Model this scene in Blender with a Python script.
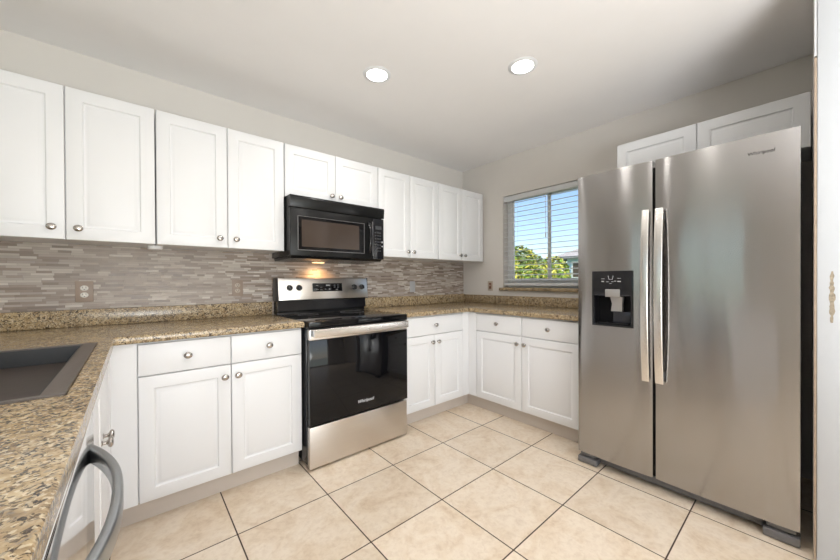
import bpy, bmesh, math, random
from mathutils import Vector, Matrix

# ------------------------------------------------------------------ scene, camera, world, sun, exposure
scene = bpy.context.scene
for o in list(bpy.data.objects):
    bpy.data.objects.remove(o, do_unlink=True)
COL = scene.collection
scene.view_settings.view_transform = 'Standard'
scene.view_settings.look = 'None'
scene.view_settings.gamma = 1.0
scene.view_settings.use_curve_mapping = False
scene.view_settings.exposure = 0.08

CAM = Vector((-2.9601, -2.6712, 1.1586))
YAW, PITCH, ROLL, FPX, PPY = 0.7081, -0.0054, -0.005, 332.98, 283.08
Fv = Vector((math.sin(YAW) * math.cos(PITCH), math.cos(YAW) * math.cos(PITCH), math.sin(PITCH)))
Rv = Vector((math.cos(YAW), -math.sin(YAW), 0))
Uv = Rv.cross(Fv)
cr, sr = math.cos(ROLL), math.sin(ROLL)
R2, U2 = cr * Rv + sr * Uv, cr * Uv - sr * Rv
cam_data = bpy.data.cameras.new('camera')
cam_data.sensor_width = 36.0
cam_data.sensor_fit = 'HORIZONTAL'
cam_data.lens = FPX / 840 * 36
cam_data.shift_y = (PPY - 280) / 840
cam_data.clip_start = 0.02
cam = bpy.data.objects.new('camera', cam_data)
COL.objects.link(cam)
cam.matrix_world = Matrix(((R2.x, U2.x, -Fv.x, CAM.x), (R2.y, U2.y, -Fv.y, CAM.y),
                           (R2.z, U2.z, -Fv.z, CAM.z), (0, 0, 0, 1)))
scene.camera = cam

world = bpy.data.worlds.new('sky')
scene.world = world
world.use_nodes = True
wn = world.node_tree
sky = wn.nodes.new('ShaderNodeTexSky')
sky.sky_type = 'NISHITA'
sky.sun_disc = False
sky.sun_elevation = math.radians(42)
sky.sun_rotation = math.radians(180)
sky.air_density = 1.0
sky.dust_density = 0.6
sky.ozone_density = 2.5
wn.links.new(sky.outputs[0], wn.nodes['Background'].inputs[0])
wn.nodes['Background'].inputs[1].default_value = 0.23

CAN_WATTS = 2.9
TASK_WATTS = 0.9
LIVING_WATTS = 4.0
DOOR_WATTS = 55.0
CEIL_FILL_WATTS = 67.0
DOOR_FILL_COL = (0.90, 0.95, 1.0)


def add_light(name, kind, loc, power, color, **kw):
    d = bpy.data.lights.new(name, kind)
    d.energy = power
    d.color = color
    for k, v in kw.items():
        setattr(d, k, v)
    o = bpy.data.objects.new(name, d)
    COL.objects.link(o)
    o.location = loc
    return o


sun = add_light('sun', 'SUN', (-4, -9, 9), 8.0, (1.0, 0.95, 0.86), angle=0.009)
sun.rotation_euler = Vector((0.40, 0.68, -0.62)).to_track_quat('-Z', 'Y').to_euler()


# area lamp added outside the invented door to stand in for daylight
door_fill = add_light('added_door_fill', 'AREA', (-2.75, -6.4 - 0.14, 1.03), DOOR_WATTS, DOOR_FILL_COL, shape='RECTANGLE', size=3.55, size_y=2.02)
door_fill.rotation_euler = Vector((0, 1, 0)).to_track_quat('-Z', 'Z').to_euler()


# added fill lamp, unseen behind the camera, aimed up to brighten the ceiling
ceil_fill = add_light('added_ceiling_fill', 'AREA', (-2.75, -4.3, 0.9), CEIL_FILL_WATTS, (0.94, 0.97, 1.0), shape='DISK', size=1.5, spread=math.radians(145))
ceil_fill.rotation_euler = Vector((0.20, 0.62, 1.0)).to_track_quat('-Z', 'Y').to_euler()


# ------------------------------------------------------------------ material helpers
class NT:
    def __init__(s, name):
        s.m = bpy.data.materials.new(name)
        s.m.use_nodes = True
        s.t = s.m.node_tree
        s.b = s.t.nodes['Principled BSDF']
        s.out = s.t.nodes['Material Output']

    def n(s, kind, **kw):
        nd = s.t.nodes.new(kind)
        for k, v in kw.items():
            setattr(nd, k, v)
        return nd

    def l(s, a, b):
        s.t.links.new(a, b)

    def val(s, sock, v):
        if isinstance(v, (int, float)):
            sock.default_value = v
        elif isinstance(v, tuple):
            sock.default_value = v
        else:
            s.l(v, sock)

    def math(s, op, a, b=0.0, c=None):
        nd = s.n('ShaderNodeMath', operation=op)
        s.val(nd.inputs[0], a)
        s.val(nd.inputs[1], b)
        if c is not None:
            s.val(nd.inputs[2], c)
        return nd.outputs[0]

    def ramp(s, fac, stops, interp='LINEAR'):
        nd = s.n('ShaderNodeValToRGB')
        nd.color_ramp.interpolation = interp
        el = nd.color_ramp.elements
        while len(el) < len(stops):
            el.new(0.5)
        for e, (p, c) in zip(el, stops):
            e.position = p
            e.color = (c[0], c[1], c[2], 1)
        s.l(fac, nd.inputs[0])
        return nd.outputs[0]

    def mix(s, fac, a, b, mode='MIX'):
        nd = s.n('ShaderNodeMix', data_type='RGBA', blend_type=mode)
        s.val(nd.inputs[0], fac)
        for i, v in ((6, a), (7, b)):
            s.val(nd.inputs[i], (v[0], v[1], v[2], 1) if isinstance(v, tuple) else v)
        return nd.outputs[2]

    def pos(s):
        g = s.n('ShaderNodeNewGeometry')
        return g.outputs['Position']

    def noise(s, vec, scale, detail=4, rough=0.55, dist=0.0):
        nd = s.n('ShaderNodeTexNoise')
        nd.inputs['Scale'].default_value = scale
        nd.inputs['Detail'].default_value = detail
        nd.inputs['Roughness'].default_value = rough
        nd.inputs['Distortion'].default_value = dist
        s.l(vec, nd.inputs['Vector'])
        return nd.outputs['Fac']

    def bump(s, height, strength, dist):
        nd = s.n('ShaderNodeBump')
        nd.inputs['Strength'].default_value = strength
        nd.inputs['Distance'].default_value = dist
        s.l(height, nd.inputs['Height'])
        s.l(nd.outputs[0], s.b.inputs['Normal'])


def srgb(r, g, b):
    f = lambda c: ((c / 255 + 0.055) / 1.055) ** 2.4 if c > 10.3 else c / 255 / 12.92
    return (f(r), f(g), f(b))


def pbr(name, col, rough=0.5, metal=0.0, spec=0.5, coat=0.0, var=0.0, vscale=6.0, bump=0.0, bscale=200.0):
    t = NT(name)
    b = t.b
    p = t.pos()
    c = (col[0], col[1], col[2], 1)
    if var:
        nz = t.noise(p, vscale, 5)
        lo = tuple(x * (1 - var) for x in col)
        hi = tuple(min(1, x * (1 + var)) for x in col)
        t.l(t.ramp(nz, [(0.3, lo), (0.7, hi)]), b.inputs['Base Color'])
    else:
        b.inputs['Base Color'].default_value = c
    b.inputs['Roughness'].default_value = rough
    b.inputs['Metallic'].default_value = metal
    b.inputs['Specular IOR Level'].default_value = spec
    b.inputs['Coat Weight'].default_value = coat
    if bump:
        t.bump(t.noise(p, bscale, 3), bump, 0.002)
    return t.m


def mat_emit(name, col, strength):
    t = NT(name)
    t.b.inputs['Base Color'].default_value = (0.9, 0.9, 0.9, 1)
    t.b.inputs['Emission Color'].default_value = (col[0], col[1], col[2], 1)
    t.b.inputs['Emission Strength'].default_value = strength
    return t.m


def mat_glass(name):
    t = NT(name)
    tr = t.n('ShaderNodeBsdfTransparent')
    gl = t.n('ShaderNodeBsdfGlossy')
    gl.inputs['Roughness'].default_value = 0.0
    fr = t.n('ShaderNodeFresnel')
    fr.inputs['IOR'].default_value = 1.35
    mx = t.n('ShaderNodeMixShader')
    t.l(fr.outputs[0], mx.inputs[0])
    t.l(tr.outputs[0], mx.inputs[1])
    t.l(gl.outputs[0], mx.inputs[2])
    t.l(mx.outputs[0], t.out.inputs[0])
    return t.m


def mat_slat():
    t = NT('white_blind_slat')
    p = t.pos()
    t.l(t.ramp(t.noise(p, 8, 2), [(0.3, srgb(236, 237, 238)), (0.7, srgb(242, 243, 244))]), t.b.inputs['Base Color'])
    t.b.inputs['Roughness'].default_value = 0.45
    tl_ = t.n('ShaderNodeBsdfTranslucent')
    tl_.inputs['Color'].default_value = (0.9, 0.9, 0.9, 1)
    mx = t.n('ShaderNodeMixShader')
    mx.inputs[0].default_value = 0.35
    t.l(t.b.outputs[0], mx.inputs[1])
    t.l(tl_.outputs[0], mx.inputs[2])
    t.l(mx.outputs[0], t.out.inputs[0])
    return t.m


def mat_floor():
    TX, TY, T = -0.8518, -0.9664, 0.4396
    t = NT('travertine_floor_tile')
    sx = t.n('ShaderNodeSeparateXYZ')
    p = t.pos()
    t.l(p, sx.inputs[0])
    u = t.math('DIVIDE', t.math('SUBTRACT', sx.outputs[0], TX), T)
    v = t.math('DIVIDE', t.math('SUBTRACT', sx.outputs[1], TY), T)
    du = t.math('ABSOLUTE', t.math('SUBTRACT', t.math('FRACT', t.math('ADD', u, 0.5)), 0.5))
    dv = t.math('ABSOLUTE', t.math('SUBTRACT', t.math('FRACT', t.math('ADD', v, 0.5)), 0.5))
    d = t.math('MULTIPLY', t.math('MINIMUM', du, dv), T)
    grout = t.math('SUBTRACT', 1.0, t.n_smooth(d, 0.0022, 0.0036))
    cell = t.n('ShaderNodeCombineXYZ')
    t.l(t.math('FLOOR', u), cell.inputs[0])
    t.l(t.math('FLOOR', v), cell.inputs[1])
    wnz = t.n('ShaderNodeTexWhiteNoise', noise_dimensions='3D')
    t.l(cell.outputs[0], wnz.inputs['Vector'])
    off = t.n('ShaderNodeVectorMath', operation='MULTIPLY_ADD')
    t.l(wnz.outputs['Color'], off.inputs[0])
    off.inputs[1].default_value = (9, 9, 9)
    t.l(p, off.inputs[2])
    big = t.noise(off.outputs[0], 5.0, 7, 0.62, 1.2)
    fine = t.noise(off.outputs[0], 38.0, 5, 0.65, 0.4)
    c1 = t.ramp(big, [(0.28, srgb(206, 181, 152)), (0.43, srgb(224, 205, 181)), (0.58, srgb(236, 222, 204)), (0.76, srgb(218, 200, 179))])
    c2 = t.mix(0.35, c1, t.ramp(fine, [(0.3, srgb(196, 172, 144)), (0.55, srgb(232, 216, 194)), (0.75, srgb(236, 222, 203))]))
    tone = t.math('MULTIPLY_ADD', wnz.outputs['Value'], 0.10, 0.93)
    c3 = t.mix(1.0, c2, tone, 'MULTIPLY')
    t.l(t.mix(grout, c3, srgb(74, 58, 46)), t.b.inputs['Base Color'])
    t.l(t.math('MULTIPLY_ADD', grout, 0.45, t.math('MULTIPLY_ADD', fine, 0.12, 0.27)), t.b.inputs['Roughness'])
    h = t.math('MULTIPLY_ADD', grout, -1.0, t.math('MULTIPLY', fine, 0.12))
    t.bump(h, 0.5, 0.002)
    return t.m


def n_smooth(s, v, lo, hi):
    nd = s.n('ShaderNodeMapRange', interpolation_type='SMOOTHSTEP')
    s.val(nd.inputs[0], v)
    nd.inputs[1].default_value = lo
    nd.inputs[2].default_value = hi
    return nd.outputs[0]


NT.n_smooth = n_smooth


def mat_mosaic():
    RH, BW = 0.0126, 0.084
    t = NT('stone_strip_mosaic')
    sx = t.n('ShaderNodeSeparateXYZ')
    t.l(t.pos(), sx.inputs[0])
    vz = t.math('DIVIDE', t.math('SUBTRACT', sx.outputs[2], 1.0105), RH)
    row = t.math('FLOOR', vz)
    w1 = t.n('ShaderNodeTexWhiteNoise', noise_dimensions='1D')
    t.l(row, w1.inputs['W'])
    # each course has its own offset and its own strip length
    ln = t.math('MULTIPLY_ADD', w1.outputs['Value'], 0.7, 0.75)
    w1b = t.n('ShaderNodeTexWhiteNoise', noise_dimensions='1D')
    t.l(t.math('ADD', row, 57.3), w1b.inputs['W'])
    uu = t.math('ADD', t.math('MULTIPLY', t.math('DIVIDE', sx.outputs[0], BW), ln), t.math('MULTIPLY', w1b.outputs['Value'], 17.0))
    wob = t.math('MULTIPLY', t.math('SINE', t.math('MULTIPLY', uu, 2.3)), 0.22)
    uu = t.math('ADD', uu, wob)
    colm = t.math('FLOOR', uu)
    cv = t.n('ShaderNodeCombineXYZ')
    t.l(colm, cv.inputs[0])
    t.l(row, cv.inputs[1])
    w2 = t.n('ShaderNodeTexWhiteNoise', noise_dimensions='2D')
    t.l(cv.outputs[0], w2.inputs['Vector'])
    stone = t.ramp(w2.outputs['Value'], [(0.0, srgb(124, 109, 98)), (0.12, srgb(141, 126, 115)), (0.35, srgb(159, 146, 135)),
                                         (0.62, srgb(174, 163, 154)), (0.85, srgb(189, 180, 171)), (1.0, srgb(210, 203, 195))])
    vein = t.n('ShaderNodeVectorMath', operation='MULTIPLY')
    t.l(t.pos(), vein.inputs[0])
    vein.inputs[1].default_value = (25, 25, 240)
    nz = t.noise(vein.outputs[0], 1.0, 4, 0.6, 0.5)
    stone = t.mix(0.35, stone, t.mix(1.0, stone, t.ramp(nz, [(0.3, (0.72, 0.7, 0.68)), (0.7, (1.12, 1.1, 1.08))]), 'MULTIPLY'))
    fv = t.math('FRACT', vz)
    fu = t.math('FRACT', uu)
    ev = t.math('MINIMUM', fv, t.math('SUBTRACT', 1.0, fv))
    eu = t.math('MULTIPLY', t.math('MINIMUM', fu, t.math('SUBTRACT', 1.0, fu)), BW / RH)
    joint = t.math('SUBTRACT', 1.0, t.n_smooth(t.math('MINIMUM', ev, eu), 0.02, 0.085))
    t.l(t.mix(t.math('MULTIPLY', joint, 0.55), stone, srgb(112, 98, 88)), t.b.inputs['Base Color'])
    t.l(t.math('MULTIPLY_ADD', w2.outputs['Value'], 0.25, 0.3), t.b.inputs['Roughness'])
    t.bump(t.math('SUBTRACT', t.math('MULTIPLY', w2.outputs['Value'], 0.5), joint), 0.35, 0.0015)
    return t.m


def mat_granite():
    t = NT('speckled_brown_granite')
    p = t.pos()
    n1 = t.noise(p, 40, 6, 0.66, 0.8)
    n3 = t.noise(p, 8, 4, 0.5, 0.6)
    base = t.ramp(n1, [(0.30, srgb(100, 82, 62)), (0.42, srgb(146, 124, 95)), (0.52, srgb(180, 157, 122)), (0.64, srgb(206, 190, 162)), (0.78, srgb(166, 158, 146))])
    base = t.mix(0.35, base, t.ramp(n3, [(0.35, srgb(142, 120, 90)), (0.65, srgb(196, 170, 124))]))
    gr = t.mix(t.math('MULTIPLY', t.n_smooth(t.noise(p, 85, 4, 0.6, 0.4), 0.54, 0.66), 0.7), base, srgb(136, 128, 116))
    dark = t.math('MULTIPLY', t.n_smooth(t.noise(p, 66, 5, 0.7, 1.2), 0.53, 0.60), 0.95)
    c = t.mix(dark, gr, srgb(52, 42, 35))
    big = t.math('MULTIPLY', t.n_smooth(t.noise(p, 27, 5, 0.7, 1.1), 0.585, 0.65), 0.85)
    c = t.mix(big, c, srgb(60, 50, 43))
    v1 = t.n('ShaderNodeTexVoronoi')
    v1.inputs['Scale'].default_value = 230
    t.l(p, v1.inputs['Vector'])
    fleck = t.n('ShaderNodeSeparateColor')
    t.l(v1.outputs['Color'], fleck.inputs[0])
    c = t.mix(t.math('MULTIPLY', t.math('GREATER_THAN', fleck.outputs[0], 0.88), 0.7), c, srgb(56, 46, 40))
    c = t.mix(t.math('MULTIPLY', t.math('GREATER_THAN', fleck.outputs[1], 0.88), 0.6), c, srgb(222, 206, 176))
    t.l(c, t.b.inputs['Base Color'])
    t.b.inputs['Roughness'].default_value = 0.2
    return t.m


def mat_steel(name, col, rough, aniso=0.0, axis='Z', streak=(4, 4, 900), amp=0.06, wave=0.0):
    t = NT(name)
    b = t.b
    b.inputs['Metallic'].default_value = 1.0
    vm = t.n('ShaderNodeVectorMath', operation='MULTIPLY')
    t.l(t.pos(), vm.inputs[0])
    vm.inputs[1].default_value = streak
    nz = t.noise(vm.outputs[0], 1.0, 3, 0.6)
    lo = tuple(c * (1 - amp) for c in col)
    hi = tuple(min(1, c * (1 + amp)) for c in col)
    t.l(t.ramp(nz, [(0.3, lo), (0.7, hi)]), b.inputs['Base Color'])
    t.l(t.math('MULTIPLY_ADD', nz, 0.06, rough - 0.03), b.inputs['Roughness'])
    if wave:
        wv = t.n('ShaderNodeVectorMath', operation='MULTIPLY')
        t.l(t.pos(), wv.inputs[0])
        wv.inputs[1].default_value = (5.0, 5.0, 1.3)
        t.bump(t.noise(wv.outputs[0], 1.0, 2, 0.4), wave, 0.02)
    if aniso:
        b.inputs['Anisotropic'].default_value = aniso
        tg = t.n('ShaderNodeTangent', direction_type='RADIAL', axis=axis)
        t.l(tg.outputs[0], b.inputs['Tangent'])
        b.inputs['Anisotropic Rotation'].default_value = 0.25
    return t.m


M = {}
M['wall'] = pbr('grey_wall_paint', srgb(216, 211, 205), 0.75, var=0.01, bump=0.08, bscale=180)
M['ceiling'] = pbr('ceiling_paint', srgb(240, 238, 237), 0.85, var=0.008, bump=0.12, bscale=140)
M['cabinet'] = pbr('white_thermofoil', srgb(230, 230, 231), 0.38, spec=0.4, var=0.006, vscale=2)
M['toe'] = pbr('toe_kick_vinyl', srgb(206, 195, 184), 0.5, var=0.02)
M['trim'] = pbr('white_trim_paint', srgb(226, 227, 229), 0.45, var=0.01)
M['jamb'] = pbr('door_jamb_paint', srgb(200, 203, 207), 0.5, var=0.015, vscale=4)
M['beige_trim'] = pbr('worn_beige_edge', srgb(176, 158, 140), 0.6, var=0.12, vscale=20)
M['wear'] = pbr('chipped_paint', srgb(160, 148, 130), 0.8, var=0.3, vscale=90)
M['floor'] = mat_floor()
M['mosaic'] = mat_mosaic()
M['granite'] = mat_granite()
M['steel'] = mat_steel('brushed_steel_door', (0.405, 0.392, 0.386), 0.18, 0.88, 'Z', (3, 3, 700), 0.012, 0.2)
M['steel_range'] = mat_steel('brushed_steel_range', (0.66, 0.62, 0.58), 0.30, 0.6, 'Z', (3, 3, 700), 0.03)
M['steel_handle'] = mat_steel('satin_steel_handle', (0.78, 0.75, 0.72), 0.26, 0.0, 'Z', (700, 700, 5), 0.02)
M['steel_grey'] = mat_steel('grey_steel_bar', (0.40, 0.42, 0.44), 0.33, 0.0, 'Z', (5, 5, 300), 0.03)
M['steel_mirror'] = mat_steel('polished_steel_front', (0.80, 0.80, 0.80), 0.09, 0.0, 'Z', (5, 5, 300), 0.01)
M['nickel'] = mat_steel('satin_nickel', (0.46, 0.43, 0.40), 0.22, 0.0, 'Z', (50, 50, 50), 0.02)
M['black_gloss'] = pbr('black_enamel', (0.011, 0.011, 0.013), 0.16, var=0.1, vscale=3)
M['black_glass'] = pbr('black_glass', (0.005, 0.005, 0.006), 0.05, spec=0.28, var=0.1)
M['black_plastic'] = pbr('black_plastic', (0.016, 0.016, 0.017), 0.32, var=0.1)
M['mw_black'] = pbr('black_microwave_shell', (0.011, 0.011, 0.011), 0.24, spec=0.22, var=0.06, vscale=3)
M['mw_glass'] = pbr('brown_reflection_glass', (0.055, 0.040, 0.032), 0.10, spec=0.5, var=0.05)  # brown base paints in the warm reflection on the microwave window
M['charcoal'] = pbr('charcoal_side_panel', (0.022, 0.022, 0.024), 0.45, var=0.1, bump=0.1, bscale=400)
M['grey_plastic'] = pbr('grey_plastic', srgb(112, 110, 110), 0.45, var=0.04)
M['grey_print'] = pbr('grey_print', srgb(170, 170, 172), 0.6, var=0.02)
M['white_print'] = pbr('white_print', srgb(215, 215, 218), 0.6, var=0.02)
M['dark_print'] = pbr('dark_print', srgb(70, 66, 64), 0.4, var=0.02)
M['lcd'] = pbr('grey_lcd', srgb(70, 71, 73), 0.3, var=0.05)
M['spout'] = pbr('silver_plastic', srgb(168, 165, 162), 0.3, metal=0.6, var=0.03)
M['lcd_dark'] = pbr('smoked_plastic', srgb(52, 52, 58), 0.2, var=0.05)
M['recess'] = pbr('deep_black_plastic', (0.006, 0.006, 0.007), 0.5, spec=0.12, var=0.05)
M['sink'] = pbr('black_composite_sink', srgb(24, 23, 23), 0.42, var=0.12, vscale=60)
M['sink_floor'] = pbr('dark_brown_basin_floor', srgb(62, 53, 48), 0.5, var=0.12, vscale=30)
M['sink_rim'] = pbr('grey_sink_rim', srgb(90, 81, 75), 0.42, var=0.1, vscale=80)
M['almond'] = pbr('taupe_wall_plate', srgb(152, 134, 120), 0.45, var=0.03)
M['almond_light'] = pbr('beige_wall_plate', srgb(186, 172, 156), 0.45, var=0.03)
M['socket_white'] = pbr('white_socket', srgb(226, 222, 214), 0.4, var=0.02)
M['brown_switch'] = pbr('brown_switch', srgb(120, 84, 66), 0.4, var=0.03)
M['vinyl'] = pbr('white_window_vinyl', srgb(246, 246, 247), 0.4, var=0.01)
M['slat'] = mat_slat()
M['glass'] = mat_glass('clear_window_glass')
M['lens'] = mat_emit('lamp_lens', (1.0, 0.98, 0.95), 20.0)
M['warm_lens'] = mat_emit('warm_lamp_lens', (1.0, 0.62, 0.28), 3.5)
M['grass'] = pbr('lawn_grass', srgb(104, 128, 62), 0.9, var=0.3, vscale=2)
M['leaf'] = pbr('leaf_green', srgb(96, 124, 42), 0.5, var=0.6, vscale=3.2)
M['leaf_yellow'] = pbr('leaf_yellow_green', srgb(160, 158, 58), 0.5, var=0.45, vscale=4.5)
M['bark'] = pbr('brown_bark', srgb(98, 80, 62), 0.9, var=0.3, vscale=30)
M['siding'] = pbr('pale_blue_stucco', srgb(186, 208, 230), 0.8, var=0.03)
M['shingle'] = pbr('grey_roof_shingles', srgb(158, 154, 154), 0.85, var=0.15, vscale=9)
M['fascia'] = pbr('dark_fascia', srgb(92, 98, 100), 0.6, var=0.05)


# ------------------------------------------------------------------ mesh helpers
# frames turn (u along the wall, v out of the wall, w up) into the room
FA = lambda u, v, w: Vector((u, -v, w))              # range wall
FB = lambda u, v, w: Vector((-v, -u, w))             # window wall
FP = lambda u, v, w: Vector((v, -u, w))              # peninsula front (v is the room x)
ID = lambda u, v, w: Vector((u, v, w))


def box(bm, a, b, f=ID, bev=0.0, seg=2):
    vs = [bm.verts.new(f(x, y, z)) for z in (a[2], b[2]) for y in (a[1], b[1]) for x in (a[0], b[0])]
    fs = [(0, 2, 3, 1), (4, 5, 7, 6), (0, 1, 5, 4), (2, 6, 7, 3), (0, 4, 6, 2), (1, 3, 7, 5)]
    faces = [bm.faces.new([vs[i] for i in q]) for q in fs]
    if bev:
        es = {e for fc in faces for e in fc.edges}
        bmesh.ops.bevel(bm, geom=list(es), offset=bev, segments=seg, affect='EDGES', profile=0.5)


def lathe(bm, prof, origin, axis, seg=20, sx=1.0):
    """prof: list of (radius, distance along axis)"""
    axis = Vector(axis).normalized()
    a = axis.orthogonal().normalized() if abs(axis.z) > 0.9 else Vector((0, 0, 1)).cross(axis).normalized()
    b = axis.cross(a)
    origin = Vector(origin)
    rings = []
    for r, d in prof:
        if r < 1e-6:
            rings.append([bm.verts.new(origin + axis * d)])
        else:
            rings.append([bm.verts.new(origin + axis * d + a * (r * sx * math.cos(2 * math.pi * k / seg)) + b * (r * math.sin(2 * math.pi * k / seg))) for k in range(seg)])
    for r0, r1 in zip(rings, rings[1:]):
        for k in range(seg):
            k2 = (k + 1) % seg
            if len(r0) == 1 and len(r1) == 1:
                continue
            if len(r0) == 1:
                bm.faces.new((r0[0], r1[k], r1[k2]))
            elif len(r1) == 1:
                bm.faces.new((r0[k], r1[0], r0[k2]))
            else:
                bm.faces.new((r0[k], r1[k], r1[k2], r0[k2]))


def sweep(bm, pts, sec, up=(0, 0, 1), closed_ends=True):
    """sweep a section [(side, up)] along pts"""
    pts = [Vector(p) for p in pts]
    up = Vector(up)
    rings = []
    for i, p in enumerate(pts):
        t = (pts[min(i + 1, len(pts) - 1)] - pts[max(i - 1, 0)]).normalized()
        s = t.cross(up).normalized()
        n = s.cross(t).normalized()
        rings.append([bm.verts.new(p + s * a + n * b) for a, b in sec])
    k = len(sec)
    for r0, r1 in zip(rings, rings[1:]):
        for j in range(k):
            bm.faces.new((r0[j], r0[(j + 1) % k], r1[(j + 1) % k], r1[j]))
    if closed_ends:
        bm.faces.new(rings[0][::-1])
        bm.faces.new(rings[-1])


def rsec(w, h, r=0.003, seg=3):
    """rounded rectangular section"""
    out = []
    for cx, cy, a0 in ((w / 2 - r, h / 2 - r, 0), (-w / 2 + r, h / 2 - r, 90), (-w / 2 + r, -h / 2 + r, 180), (w / 2 - r, -h / 2 + r, 270)):
        for k in range(seg + 1):
            a = math.radians(a0 + 90 * k / seg)
            out.append((cx + r * math.cos(a), cy + r * math.sin(a)))
    return out


def circ(r, n=10):
    return [(r * math.cos(2 * math.pi * k / n), r * math.sin(2 * math.pi * k / n)) for k in range(n)]


def slab(bm, xs, ys, inside, z0, z1, f=ID, bev=0.0, seg=3, bottom=True):
    """a plate made of the cells of a grid for which inside(cx, cy) is true; bevels its rims"""
    cache = {}

    def v(i, j, k):
        key = (i, j, k)
        if key not in cache:
            cache[key] = bm.verts.new(f(xs[i], ys[j], (z0, z1)[k]))
        return cache[key]
    nx, ny = len(xs) - 1, len(ys) - 1
    ins = lambda i, j: 0 <= i < nx and 0 <= j < ny and inside((xs[i] + xs[i + 1]) / 2, (ys[j] + ys[j + 1]) / 2)
    side = []
    for i in range(nx):
        for j in range(ny):
            if not ins(i, j):
                continue
            bm.faces.new((v(i, j, 1), v(i + 1, j, 1), v(i + 1, j + 1, 1), v(i, j + 1, 1)))
            bm.faces.new((v(i, j, 0), v(i, j + 1, 0), v(i + 1, j + 1, 0), v(i + 1, j, 0)))
            for di, dj, a, b in ((-1, 0, (i, j + 1), (i, j)), (1, 0, (i + 1, j), (i + 1, j + 1)), (0, -1, (i, j), (i + 1, j)), (0, 1, (i + 1, j + 1), (i, j + 1))):
                if not ins(i + di, j + dj):
                    side.append(bm.faces.new((v(*a, 0), v(*b, 0), v(*b, 1), v(*a, 1))))
    if bev:
        ss = set(side)
        es = [e for fc in side for e in fc.edges if sum(1 for q in e.link_faces if q in ss) == 1]
        if not bottom:
            tops = {cache[k] for k in cache if k[2] == 1}
            es = [e for e in es if e.verts[0] in tops and e.verts[1] in tops]
        bmesh.ops.bevel(bm, geom=list(set(es)), offset=bev, segments=seg, affect='EDGES', profile=0.5)


def finish(bm, angle=35):
    bmesh.ops.recalc_face_normals(bm, faces=bm.faces)


def thing(name, loc, label, cat, group=None):
    o = bpy.data.objects.new(name, None)
    o.empty_display_size = 0.1
    COL.objects.link(o)
    o.location = loc
    return tag(o, label, cat, group)


def tag(o, label=None, cat=None, group=None, kind=None):
    if label:
        o['label'] = label
    if cat:
        o['category'] = cat
    if group:
        o['group'] = group
    if kind:
        o['kind'] = kind
    return o


def root_loc(o):
    p = Vector((0, 0, 0))
    while o is not None:
        p += o.location
        o = o.parent
    return p


def obj(name, bm, mat, parent=None, loc=None, smooth=True, angle=35, recalc=True):
    """ONE mesh object out of bm (given in room coordinates)"""
    if recalc:
        bmesh.ops.recalc_face_normals(bm, faces=bm.faces)
    org = root_loc(parent) if parent is not None else Vector(loc or (0, 0, 0))
    for v in bm.verts:
        v.co -= org
    me = bpy.data.meshes.new(name)
    bm.to_mesh(me)
    bm.free()
    if isinstance(mat, (list, tuple)):
        for m in mat:
            me.materials.append(m)
    else:
        me.materials.append(mat)
    if smooth:
        me.shade_smooth()
        me.set_sharp_from_angle(angle=math.radians(angle))
    o = bpy.data.objects.new(name, me)
    COL.objects.link(o)
    if parent is not None:
        o.parent = parent
    else:
        o.location = org
    return o


def bx(name, a, b, mat, parent=None, f=ID, bev=0.0, seg=2, loc=None):
    bm = bmesh.new()
    box(bm, a, b, f, bev, seg)
    return obj(name, bm, mat, parent, loc)


def struct(o, kind='structure'):
    o['kind'] = kind
    return o


def text(name, body, size, org, udir, wdir, mat, parent, shear=0.0, depth=0.0006):
    """lettering as a mesh, centred at org, reading along udir, upright along wdir"""
    cu = bpy.data.curves.new(name, 'FONT')
    cu.body = body
    cu.size = size
    cu.shear = shear
    cu.extrude = depth
    cu.align_x = 'CENTER'
    cu.align_y = 'CENTER'
    tmp = bpy.data.objects.new(name + '_curve', cu)
    COL.objects.link(tmp)
    dg = bpy.context.evaluated_depsgraph_get()
    me = bpy.data.meshes.new_from_object(tmp.evaluated_get(dg))
    bpy.data.objects.remove(tmp, do_unlink=True)
    bpy.data.curves.remove(cu)
    u, w = Vector(udir), Vector(wdir)
    n = u.cross(w)
    base = Vector(org) - root_loc(parent)
    for v in me.vertices:
        c = v.co
        v.co = base + u * c.x + w * c.y + n * c.z
    me.materials.clear()
    me.materials.append(mat)
    o = bpy.data.objects.new(name, me)
    COL.objects.link(o)
    o.parent = parent
    return o


# ------------------------------------------------------------------ the room
H = 2.45
XL, YB = -5.4, -6.4         # left wall beyond the peninsula, back wall
XC = -3.74                  # outer edge of the peninsula
WT = 0.16
WIN = (0.567, 1.56, 1.088, 2.046)     # window over the counter: distance from the corner, height
WL = (0.9, 2.3, 0.75, 2.08)           # window in the left wall
DR = (-4.55, -0.95, 0.0, 2.06)          # invented, unseen sliding door, added to let light in

bm = bmesh.new(); box(bm, (XL - WT, YB - WT, -0.12), (WT, WT, 0.0)); struct(obj('floor', bm, M['floor'], loc=(XL / 2, YB / 2, 0)))
bm = bmesh.new(); box(bm, (XL - WT, YB - WT, H), (WT, WT, H + 0.14)); struct(obj('ceiling', bm, M['ceiling'], loc=(XL / 2, YB / 2, H)))
bm = bmesh.new(); box(bm, (XL - WT, 0, 0), (WT, WT, H)); struct(obj('wall_front', bm, M['wall'], loc=(XL / 2, 0, 0)))


def wall_with_hole(name, us, zs, hole, f, mat, t=WT):
    bm = bmesh.new()
    g = lambda a, b, c: f(a, c, b)
    slab(bm, sorted(us + list(hole[:2])), sorted(zs + list(hole[2:])),
         lambda a, b: not (hole[0] < a < hole[1] and hole[2] < b < hole[3]), 0.0, t, g)
    return struct(obj(name, bm, mat, smooth=False))


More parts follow.
